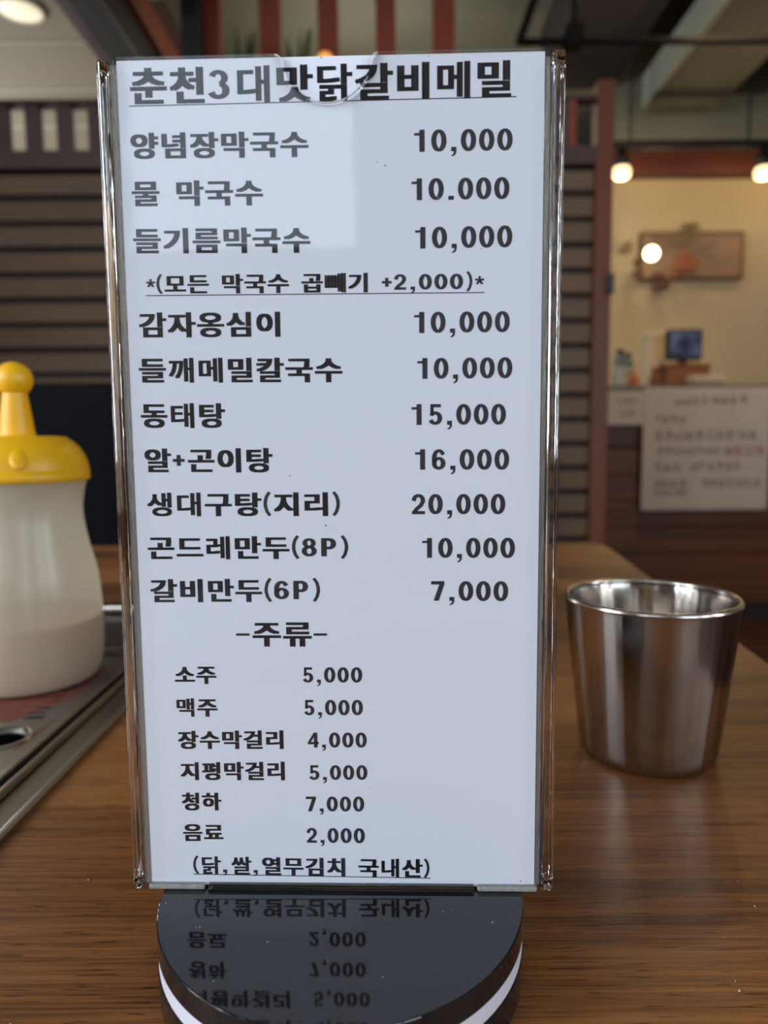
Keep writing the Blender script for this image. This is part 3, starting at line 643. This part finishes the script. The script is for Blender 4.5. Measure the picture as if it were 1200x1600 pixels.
# ------------------------------------------------------------------ steel cup
cx_, cy_, rb_, rr_, ch_ = .1125, .2949, .0276, .0355, .0692
cup = empty('steel_cup', 'brushed stainless steel tumbler standing right of the menu', 'cup', (cx_, cy_, 0))
def brushed():
    m = bpy.data.materials.new('brushed_cup_steel'); m.use_nodes = True; nt = m.node_tree; N = nt.nodes; L = nt.links; b_ = N['Principled BSDF']
    b_.inputs['Base Color'].default_value = (.52, .485, .45, 1); b_.inputs['Metallic'].default_value = 1; b_.inputs['Roughness'].default_value = .12; b_.inputs['Anisotropic'].default_value = .85; b_.inputs['Anisotropic Rotation'].default_value = .25
    tg = N.new('ShaderNodeTangent'); tg.direction_type = 'RADIAL'; tg.axis = 'Z'; L.new(tg.outputs[0], b_.inputs['Tangent'])
    tc = N.new('ShaderNodeTexCoord'); sp = N.new('ShaderNodeSeparateXYZ'); L.new(tc.outputs['Object'], sp.inputs[0])
    at2 = N.new('ShaderNodeMath'); at2.operation = 'ARCTAN2'; L.new(sp.outputs['Y'], at2.inputs[0]); L.new(sp.outputs['X'], at2.inputs[1])
    cb = N.new('ShaderNodeCombineXYZ'); L.new(at2.outputs[0], cb.inputs[0]); L.new(sp.outputs['Z'], cb.inputs[1])
    mp = N.new('ShaderNodeMapping'); mp.inputs['Scale'].default_value = (130, 55, 1); L.new(cb.outputs[0], mp.inputs[0])
    nz = N.new('ShaderNodeTexNoise'); nz.inputs['Scale'].default_value = 1; nz.inputs['Detail'].default_value = 3; L.new(mp.outputs[0], nz.inputs['Vector'])
    mp2 = N.new('ShaderNodeMapping'); mp2.inputs['Scale'].default_value = (3.3, 5, 1); L.new(cb.outputs[0], mp2.inputs[0])
    nz2 = N.new('ShaderNodeTexNoise'); nz2.inputs['Scale'].default_value = 1; nz2.inputs['Detail'].default_value = 2; L.new(mp2.outputs[0], nz2.inputs['Vector'])
    bp = N.new('ShaderNodeBump'); bp.inputs['Strength'].default_value = .35; bp.inputs['Distance'].default_value = .00006; L.new(nz.outputs[0], bp.inputs['Height'])
    bp2 = N.new('ShaderNodeBump'); bp2.inputs['Strength'].default_value = .5; bp2.inputs['Distance'].default_value = .0015; L.new(nz2.outputs[0], bp2.inputs['Height']); L.new(bp.outputs[0], bp2.inputs['Normal'])
    L.new(bp2.outputs[0], b_.inputs['Normal']); return m
m_cup = brushed()
def rr_at(z): return rb_ + (rr_-rb_)*(z/ch_)**.92
bm = bmesh.new(); lathe(bm, [(0, .0012), (rb_-.006, .0012), (rb_-.0035, .0002), (rb_-.0012, .0003), (rb_, .0018)] + [(rr_at(z/30*ch_), z/30*ch_) for z in range(2, 29)] + [(rr_-.0002, ch_-.0025)], 128); obj('outer_wall', bm, m_cup, cup, True)
bm = bmesh.new(); lathe(bm, [(rr_-.0022, ch_-.0028)] + [(rr_at(z/30*ch_)-.0020, z/30*ch_) for z in range(28, 3, -1)] + [(rb_-.004, .0068), (rb_-.007, .0056), (0, .0054)], 128); obj('inner_wall', bm, m_cup, cup, True)
bm = bmesh.new(); R1 = .0012
lathe(bm, [(rr_-.0011+R1*1.05*math.cos(a_), ch_-.0018+R1*math.sin(a_)) for a_ in [math.pi*2*i/16 for i in range(17)]], 128); obj('rim', bm, m_rim, cup, True)

# ------------------------------------------------------------------ menu stand
YAW = -0.0260110
Wd, Hd, Td = .1085, .20436, .0085
ZB = HC - .115504
stand = empty('menu_stand', 'upright clear acrylic menu stand with a printed price list on a round black base', 'menu stand', (-.066004, .173810, ZB), YAW)
m_glass = mat('clear_acrylic_block', (.97, .985, .98), .02, trans=1.0, ior=1.49, bump=((400, 400, 60), .10, .0002))
m_seamglass = mat('glue_and_edge_white', (.90, .91, .88), .18, trans=0.74, ior=1.35, bump=((700, 700, 160), 1.0, .0010))  # frosty glue, whitened to put in the sheet's white refracted at the edge
m_sheet = clear_sheet('clear_acrylic_sheet')
SB = .0040                                      # width of the side bars
hold = bpy.data.objects.new('acrylic_holder', None); COL.objects.link(hold); hold.parent = stand
def hbox(name, c0, c1, m, bevel=.0006, seg=3):
    bm = bmesh.new(); box(bm, c0, c1); return obj(name, bm, m, hold, False, bevel=bevel, seg=seg)
hbox('side_bar', (0, .0, 0), (SB-.0014, Td, Hd), m_glass, .0010, 4); hbox('side_bar', (Wd-SB+.0009, 0, 0), (Wd, Td, Hd), m_glass, .0010, 4)
hbox('glue_seam', (SB-.0013, .0016, .001), (SB+.0003, Td-.0008, Hd-.001), m_seamglass, .0001)
hbox('glue_seam', (Wd-SB-.0004, .0020, .001), (Wd-SB+.0008, Td-.0008, Hd-.001), m_seamglass, .0001)
# front pane with the round thumb notch
NX, NR = .0536, .0103
def pane(notch, y0, y1, name):
    bm = bmesh.new(); x0, x1 = SB, Wd-SB; z0 = .0016
    pts = [(x0, z0), (x1, z0), (x1, Hd)]
    if notch:
        f_ = .0016
        for k in range(6): a_ = math.pi/2 + (k/5)*math.pi/2*.9; pts.append((NX+NR+f_+f_*math.cos(a_)*1.0, Hd-f_+f_*math.sin(a_)))
        for k in range(1, 32): a_ = -math.pi*k/32; pts.append((NX+NR*math.cos(a_), Hd-.0012+NR*math.sin(a_)*.93))
        for k in range(6): a_ = .1*math.pi/2 + (k/5)*math.pi/2*.9; pts.append((NX-NR-f_+f_*math.cos(a_), Hd-f_+f_*math.sin(a_)))
    pts.append((x0, Hd))
    A = [bm.verts.new((x, y0, z)) for x, z in pts]; B = [bm.verts.new((x, y1, z)) for x, z in pts]
    bm.faces.new(A); bm.faces.new(B[::-1])
    for i in range(len(pts)):
        j = (i+1) % len(pts); f = bm.faces.new((A[i], B[i], B[j], A[j])); f.material_index = 1 if (notch and 3 <= i < len(pts)-2) else 0
    bmesh.ops.bisect_plane(bm, geom=bm.verts[:]+bm.edges[:]+bm.faces[:], plane_co=(0, 0, Hd-.013), plane_no=(0, 0, 1))
    bmesh.ops.triangulate(bm, faces=[f for f in bm.faces if len(f.verts) > 4])
    return obj(name, bm, [m_sheet, m_glass], hold)
pane(True, 0.0002, .0013, 'front_pane'); pane(False, Td-.0022, Td-.0005, 'back_pane')
# bottom edge in three pieces with the two locating slots
for (a_, b_) in ((SB, .0186), (.0194, .0884), (.0892, Wd-SB)):
    hbox('bottom_bar', (a_, 0.0002, 0), (b_, Td-.0002, .0013), m_glass if a_ == .0194 else m_seamglass, .0004)

# printed sheet
YS = .0016
sheet_z0, sheet_z1 = .0006, Hd-.0001
m_paper = mat('white_paper', (.80, .83, .93), .75, bump=((900, 900, 900), .12, .0001))
bm = bmesh.new(); box(bm, (SB+.0004, YS, sheet_z0), (Wd-SB-.0006, YS+.0003, sheet_z1)); sheet = obj('menu_sheet', bm, m_paper, stand)
sheet['label'] = 'white printed price list'
def to_sheet(px, py):
    n = Vector((-math.sin(YAW), math.cos(YAW), 0)); P0 = Vector(stand.location) + n*YS; d = ray(px, py)
    t_ = (P0 - Vector((0, 0, HC))).dot(n) / d.dot(n); P = Vector((0, 0, HC)) + d*t_ - Vector(stand.location)
    return P.x*math.cos(YAW) + P.y*math.sin(YAW), P.z

# --- lettering: hangul from the built-in font thickened by copies, figures drawn as strokes
_g = {}
def hangul(ch_):
    if ch_ in _g: return _g[ch_]
    cu = bpy.data.curves.new('glyph', 'FONT'); cu.body = ch_; cu.size = 1; cu.resolution_u = 4
    o = bpy.data.objects.new('glyph', cu); COL.objects.link(o); bpy.context.view_layer.update()
    me = bpy.data.meshes.new_from_object(o); bpy.data.objects.remove(o); bpy.data.curves.remove(cu)
    V = [((v.co.x+.0)/.92, (v.co.y+.075)/.905) for v in me.vertices]; F = [list(p.vertices) for p in me.polygons]
    bpy.data.meshes.remove(me)
    rx, ry = .050, .020
    if ch_ in '메대레태맥내깨생쌀닭': rx = .034
    if ch_ == '빼': rx, ry = .062, .02
    VV, FF = [], []
    for (ox, oy) in ((0, 0), (rx, ry), (-rx, ry), (rx, -ry), (-rx, -ry)):
        b_ = len(VV); VV += [(.5+(x-.5)*.94+ox, .5+(y-.5)*.975+oy) for x, y in V]; FF += [[i+b_ for i in f] for f in F]
    _g[ch_] = (VV, FF, 1.0); return _g[ch_]
def arc(cx, cy, rx, ry, a0, a1, n=18):
    return [(cx+rx*math.cos(math.radians(a0+(a1-a0)*i/n)), cy+ry*math.sin(math.radians(a0+(a1-a0)*i/n))) for i in range(n+1)]
WX, WY = .235, .150
def stroke(pts, wx=WX, wy=WY, closed=False):
    n = len(pts); V, F = [], []
    for i, (x, y) in enumerate(pts):
        a = pts[i-1] if (i > 0 or closed) else pts[i]; b = pts[(i+1) % n] if (i < n-1 or closed) else pts[i]
        p = pts[i]
        def nrm(u, v):
            dx, dy = v[0]-u[0], v[1]-u[1]; l = math.hypot(dx, dy) or 1; return (-dy/l, dx/l)
        if a == p: n1 = n2 = nrm(p, b)
        elif b == p: n1 = n2 = nrm(a, p)
        else: n1, n2 = nrm(a, p), nrm(p, b)
        mx, my = n1[0]+n2[0], n1[1]+n2[1]; l = math.hypot(mx, my) or 1; mx /= l; my /= l
        c_ = max(mx*n1[0]+my*n1[1], .5)
        # pen is an ellipse wx x wy: half extent along the normal
        w = math.sqrt((mx*wx)**2 + (my*wy)**2)/2/c_
        V += [(x-mx*w, y-my*w), (x+mx*w, y+my*w)]
    m = n if closed else n-1
    for i in range(m): j = (i+1) % n; F.append([2*i, 2*i+1, 2*j+1, 2*j])
    return V, F
def poly(pts): return list(pts), [list(range(len(pts)))]
def merge(*parts_):
    V, F = [], []
    for v, f in parts_: b_ = len(V); V += v; F += [[i+b_ for i in q] for q in f]
    return V, F
L_, R_, hx, hy = .1175, .5825, .2325, .425     # stroke centres for a figure 0.70 wide, 1 high
FIG = {
 '0': (stroke(arc(.35, .5, .2325, .425, 0, 360, 40)[:-1], closed=True), .83),
 '1': (merge(poly([(.29, 0), (.53, 0), (.53, 1), (.36, 1), (.29, .99)]), poly([(.05, .74), (.36, .74), (.36, 1.0), (.34, .90), (.28, .86), (.05, .85)])), .83),
 '2': (merge(stroke([(.125, .66)] + arc(.355, .69, .215, .235, 168, -25, 18) + [(.47, .44), (.28, .27), (.20, .16), (.16, .07)], .215, .155), poly([(.03, 0), (.67, 0), (.67, .16), (.05, .16)])), .83),
 '3': (merge(stroke(arc(.335, .725, .20, .20, 165, -80, 18), .21, .14), stroke(arc(.335, .295, .235, .225, 80, -165, 20), .23, .14)), .83),
 '4': (merge(poly([(.40, 0), (.62, 0), (.62, 1), (.40, 1)]), poly([(.02, .22), (.70, .22), (.70, .38), (.02, .38)]), poly([(.02, .36), (.20, .36), (.48, .80), (.48, 1), (.40, 1)])), .83),
 '5': (merge(poly([(.12, .84), (.62, .84), (.62, 1), (.12, 1)]), poly([(.11, .42), (.28, .47), (.27, .9), (.12, 1)]), stroke([(.17, .46)] + arc(.345, .325, .225, .25, 130, -160, 24), .225, .15)), .83),
 '6': (merge(stroke(arc(.35, .315, .215, .24, 0, 360, 32)[:-1], .225, .145, True), stroke([(.58, .74)] + arc(.36, .56, .225, .365, 55, 185, 20) + [(.14, .34)], .215, .145)), .83),
 '7': (merge(poly([(.04, .83), (.68, .83), (.68, 1), (.04, 1)]), poly([(.16, 0), (.41, 0), (.68, .86), (.44, .86)])), .83),
 '8': (merge(stroke(arc(.35, .73, .185, .20, 0, 360, 28)[:-1], .205, .13, True), stroke(arc(.35, .29, .215, .225, 0, 360, 28)[:-1], .225, .14, True)), .83),
 'P': (merge(poly([(.04, 0), (.28, 0), (.28, 1), (.04, 1)]), stroke([(.2, .925), (.36, .925)] + arc(.38, .69, .19, .235, 90, -90, 16) + [(.2, .455)], .235, .15)), .84),
 ',': (merge(poly([(.08, 0), (.32, 0), (.32, .20), (.08, .20)]), poly([(.21, .02), (.32, .02), (.30, -.10), (.23, -.19), (.10, -.23), (.10, -.17), (.19, -.11)])), .52),
 '.': (poly([(.08, 0), (.33, 0), (.33, .18), (.08, .18)]), .52),
 '(': (stroke([(.33, 1.13), (.20, .90), (.14, .62), (.14, .40), (.20, .12), (.33, -.12)], .15, .10), .46),
 ')': (stroke([(.10, 1.13), (.23, .90), (.29, .62), (.29, .40), (.23, .12), (.10, -.12)], .15, .10), .50),
 '+': (merge(poly([(.04, .41), (.56, .41), (.56, .57), (.04, .57)]), poly([(.21, .20), (.39, .20), (.39, .78), (.21, .78)])), .66),
 '-': (poly([(.03, .40), (.58, .40), (.58, .52), (.03, .52)]), .66),
 '*': (merge(*[stroke([(.25, .55), (.25+.25*math.cos(math.radians(a_)), .55+.28*math.sin(math.radians(a_)))], .13, .13) for a_ in (90, 162, 234, 306, 18)]), .50),
 ' ': (([], []), .46),
}
def layout(text, figs_only):
    """returns verts (em units: hangul box is 0..1), faces"""
    V, F, x = [], [], 0.0
    for c_ in text:
        if c_ in FIG:
            (v, f), adv = FIG[c_]
            if figs_only: sc, oy = 1.0, 0.0
            else: sc, oy = (.80, .11) if c_ not in ' ' else (.46/.46, 0)
            if c_ == ' ': adv = .46/sc
        else:
            v, f, adv = hangul(c_); sc, oy = 1.0, 0.0
        b_ = len(V); V += [(x+a*sc, b*sc+oy) for a, b in v]; F += [[i+b_ for i in q] for q in f]; x += adv*sc
    return V, F
m_inkb = mat('black_toner', (.016, .017, .022), .55)
YT = YS - .00005
def line(text, x0, x1, yl0, yl1, yr0=None, yr1=None):
    figs = all(c_ in FIG for c_ in text)
    yr0 = yl0 if yr0 is None else yr0; yr1 = yl1 if yr1 is None else yr1
    V, F = layout(text, figs)
    a0, b0 = to_sheet(x0, yl0); a1, b1 = to_sheet(x0, yl1); c0, d0 = to_sheet(x1, yr0); c1, d1 = to_sheet(x1, yr1)
    u0 = (a0+a1)/2; u1 = (c0+c1)/2
    mnx = min(v[0] for v in V); mxx = max(v[0] for v in V)
    def P(v):
        s = (v[0]-mnx)/(mxx-mnx); bot = b1+(d1-b1)*s; top = b0+(d0-b0)*s
        return (u0+(u1-u0)*s, YT, bot+(top-bot)*v[1])
    me = bpy.data.meshes.new('text_line'); me.from_pydata([P(v) for v in V], [], F); me.update()
    return link('text_line', me, m_inkb, sheet)
def rule(x0, y0, x1, y1, w=.00022):
    a = to_sheet(x0, y0); b = to_sheet(x1, y1); bm = bmesh.new()
    bm.faces.new([bm.verts.new(v) for v in ((a[0], YT, a[1]-w/2), (b[0], YT, b[1]-w/2), (b[0], YT, b[1]+w/2), (a[0], YT, a[1]+w/2))]); obj('underline', bm, m_inkb, sheet)
line('춘천3대맛닭갈비메밀', 203, 799, 107, 164, 94, 152); rule(202, 166, 807, 151)
line('양념장막국수', 204, 482, 208, 248.5, 204.5, 245)
line('물 막국수', 206, 411, 283, 322.5, 281, 320.6)
line('들기름막국수', 208, 485, 357, 396, 355, 394.7)
line('*(모든 막국수 곱빼기 +2,000)*', 228, 757, 429.5, 459.5, 424.5, 455); rule(228, 462, 757, 457)
line('감자옹심이', 217, 438, 488.5, 527.5, 487, 526)
line('들깨메밀칼국수', 217, 535, 559.5, 598, 558.5, 597)
line('동태탕', 220, 352, 630, 668.5, 630, 668.5)
line('알+곤이탕', 226, 426, 701, 738, 700, 738)
line('생대구탕(지리)', 230, 531, 770, 806.5, 769, 806)
line('곤드레만두(8P)', 231, 544, 838, 874, 837.5, 873)
line('갈비만두(6P)', 235, 500, 905, 941, 904, 940)
line('-주류-', 369, 511, 971, 1010, 971, 1010)
for (s, x0, x1, a_, b_, c_, d_) in (
    ('10,000', 647, 801, 203, 237.5, 200.5, 235), ('10.000', 643, 796, 279, 313, 276.5, 311), ('10,000', 648.5, 800.5, 355, 388.5, 352, 386.5),
    ('10,000', 647, 796.5, 487.5, 520.5, 486, 519), ('10,000', 652, 800.5, 559.5, 592, 558, 591), ('15,000', 643, 790.5, 631.5, 664, 631, 663.5),
    ('16,000', 648.5, 795.5, 702, 734, 701.5, 734), ('20,000', 643, 789.5, 772, 803.5, 771.5, 803.5), ('10,000', 659.5, 804.5, 840.5, 871.5, 840, 872),
    ('7,000', 673.5, 794, 908, 938.5, 908, 939.5),
    ('5,000', 473, 566, 1042.5, 1066.5, 1042.5, 1066.5), ('5,000', 475, 567, 1093.5, 1117.5, 1093.5, 1117.5), ('4,000', 481, 573, 1144.5, 1168, 1144.5, 1168),
    ('5,000', 483, 574, 1195.5, 1218.5, 1195.5, 1218.5), ('7,000', 478, 569, 1244.5, 1267.5, 1244.5, 1268), ('2,000', 479, 570, 1293.5, 1316.5, 1294, 1317.5)):
    line(s, x0, x1, a_, b_, c_, d_)
line('소주', 273, 338, 1040, 1068.5); line('맥주', 276, 340, 1091, 1119.5); line('장수막걸리', 278, 443, 1142, 1170, 1141, 1170)
line('지평막걸리', 282, 445, 1191, 1218.5, 1190, 1219); line('청하', 284, 346, 1238.5, 1266); line('음료', 286, 349, 1287, 1314)
line('(닭,쌀,열무김치 국내산)', 302, 671, 1337.5, 1365, 1342.5, 1371.5); rule(302, 1365.5, 673, 1372)

# round base: two black discs with a white band between
base = bpy.data.objects.new('round_base', None); COL.objects.link(base); base.parent = stand
ci = Matrix.Rotation(-YAW, 4, 'Z') @ (Vector((-.0117, .1750, 0)) - Vector((-.066004, .173810, 0)))
m_gloss = bpy.data.materials.new('glossy_black_acrylic'); m_gloss.use_nodes = True
nt = m_gloss.node_tree; b_ = nt.nodes['Principled BSDF']; b_.inputs['Base Color'].default_value = (.010, .0105, .012, 1); b_.inputs['IOR'].default_value = 1.56
b_.inputs['Roughness'].default_value = .05
tc = nt.nodes.new('ShaderNodeTexCoord'); vz = nt.nodes.new('ShaderNodeTexVoronoi'); vz.inputs['Scale'].default_value = 420; nt.links.new(tc.outputs['Object'], vz.inputs['Vector'])
vn = nt.nodes.new('ShaderNodeTexNoise'); vn.inputs['Scale'].default_value = 130; nt.links.new(tc.outputs['Object'], vn.inputs['Vector'])
ad = nt.nodes.new('ShaderNodeMath'); ad.operation = 'LESS_THAN'; nt.links.new(vz.outputs['Distance'], ad.inputs[0]); 
mr = nt.nodes.new('ShaderNodeMapRange'); nt.links.new(vn.outputs[0], mr.inputs[0]); mr.inputs[1].default_value = .56; mr.inputs[2].default_value = .80; mr.inputs[3].default_value = 0; mr.inputs[4].default_value = .22
nt.links.new(mr.outputs[0], ad.inputs[1])
mx = nt.nodes.new('ShaderNodeMixRGB'); nt.links.new(ad.outputs[0], mx.inputs[0]); mx.inputs[1].default_value = (.010, .0105, .012, 1); mx.inputs[2].default_value = (.28, .29, .30, 1); nt.links.new(mx.outputs[0], b_.inputs['Base Color'])
RB = .0464
def disc(name, z0, z1, r, m, bev):
    bm = bmesh.new(); lathe(bm, [(0, z0), (r-bev, z0), (r, z0+bev), (r, z1-bev), (r-bev*.3, z1-bev*.3), (r-bev, z1), (0, z1)], 160, (ci.x, ci.y, 0)); o = obj(name, bm, m, base); return o
disc('top_disc', -.0062, -.00005, RB, m_gloss, .0003)
disc('white_band', -.0104, -.0063, RB-.0002, mat('white_band', (.72, .72, .80), .35), .0002)
disc('bottom_disc', -ZB+.0001, -.0105, RB, m_gloss, .0003)

# crumbs on the table and flecks on the acrylic
rnd = random.Random(11); bm = bmesh.new()
for k in range(46):
    x = rnd.uniform(-.12, .2); y = rnd.uniform(.14, .34); r = rnd.uniform(.00012, .0003)
    if (x+.0117)**2 + (y-.175)**2 < .052**2 or (x-.1125)**2 + (y-.295)**2 < .03**2: continue
    bmesh.ops.create_icosphere(bm, subdivisions=1, radius=r, matrix=Matrix.Translation((x, y, r*.8)))
o = obj('crumbs', bm, mat('pale_crumb', (.55, .5, .42), .7)); o['kind'] = 'stuff'; tag(o, 'tiny pale crumbs scattered on the walnut table', 'crumbs')
bm = bmesh.new()
for (px, py, r) in ((602, 262, .00022), (590, 257, .00015), (684, 312, .0003), (751, 391, .00015), (503, 95, .00018), (454, 743, .0002), (670, 93, .00012), (812, 1372, .0002), (762, 617, .00012), (579, 1226, .00012), (510, 820, .00025)):
    u, z = to_sheet(px, py); bmesh.ops.create_icosphere(bm, subdivisions=1, radius=r, matrix=Matrix.Translation((u, .0002, z)))
o = obj('fleck', bm, mat('brown_fleck', (.16, .12, .08), .7), hold); o['kind'] = 'stuff'

# warm lamp over the table's far right, seen as a glint in the grain
t = empty('pendant_lamp', 'warm pendant lamp above the far right of the room', 'lamp', (1.24, 2.6, 1.95))
bm = bmesh.new(); lathe(bm, [(.02, .12), (.09, 0), (.085, 0), (.015, .115)], 28); obj('shade', bm, m_black, t, True)
bm = bmesh.new(); tube(bm, (0, 0, .11), (0, 0, ZC-1.95), .004, n=8); obj('cord', bm, m_black, t)
bm = bmesh.new(); bmesh.ops.create_uvsphere(bm, u_segments=20, v_segments=12, radius=.035, matrix=Matrix.Translation((0, 0, .03))); obj('bulb', bm, mat('pendant_bulb', (1, .8, .5), .4, emit=(1, .70, .34), estr=190), t, True)
d = bpy.data.lights.new('pendant_glow', 'SPOT'); d.spot_size = 1.5; d.spot_blend = .7; d.energy = 40; d.color = (1, .72, .40); d.shadow_soft_size = .05
o = bpy.data.objects.new('pendant_glow', d); COL.objects.link(o); o.location = (1.24, 2.6, 1.90); o.rotation_euler = Vector((.45, 1.0, -1.6)).to_track_quat('-Z', 'Y').to_euler()
d = bpy.data.lights.new('added_ceiling_fill', 'POINT'); d.energy = 9; d.color = (1, .93, .78); d.shadow_soft_size = .06
o = bpy.data.objects.new('added_ceiling_fill', d); COL.objects.link(o); o.location = (-.15, 4.0, 1.75)  # unseen point light added behind the menu to lift the ceiling
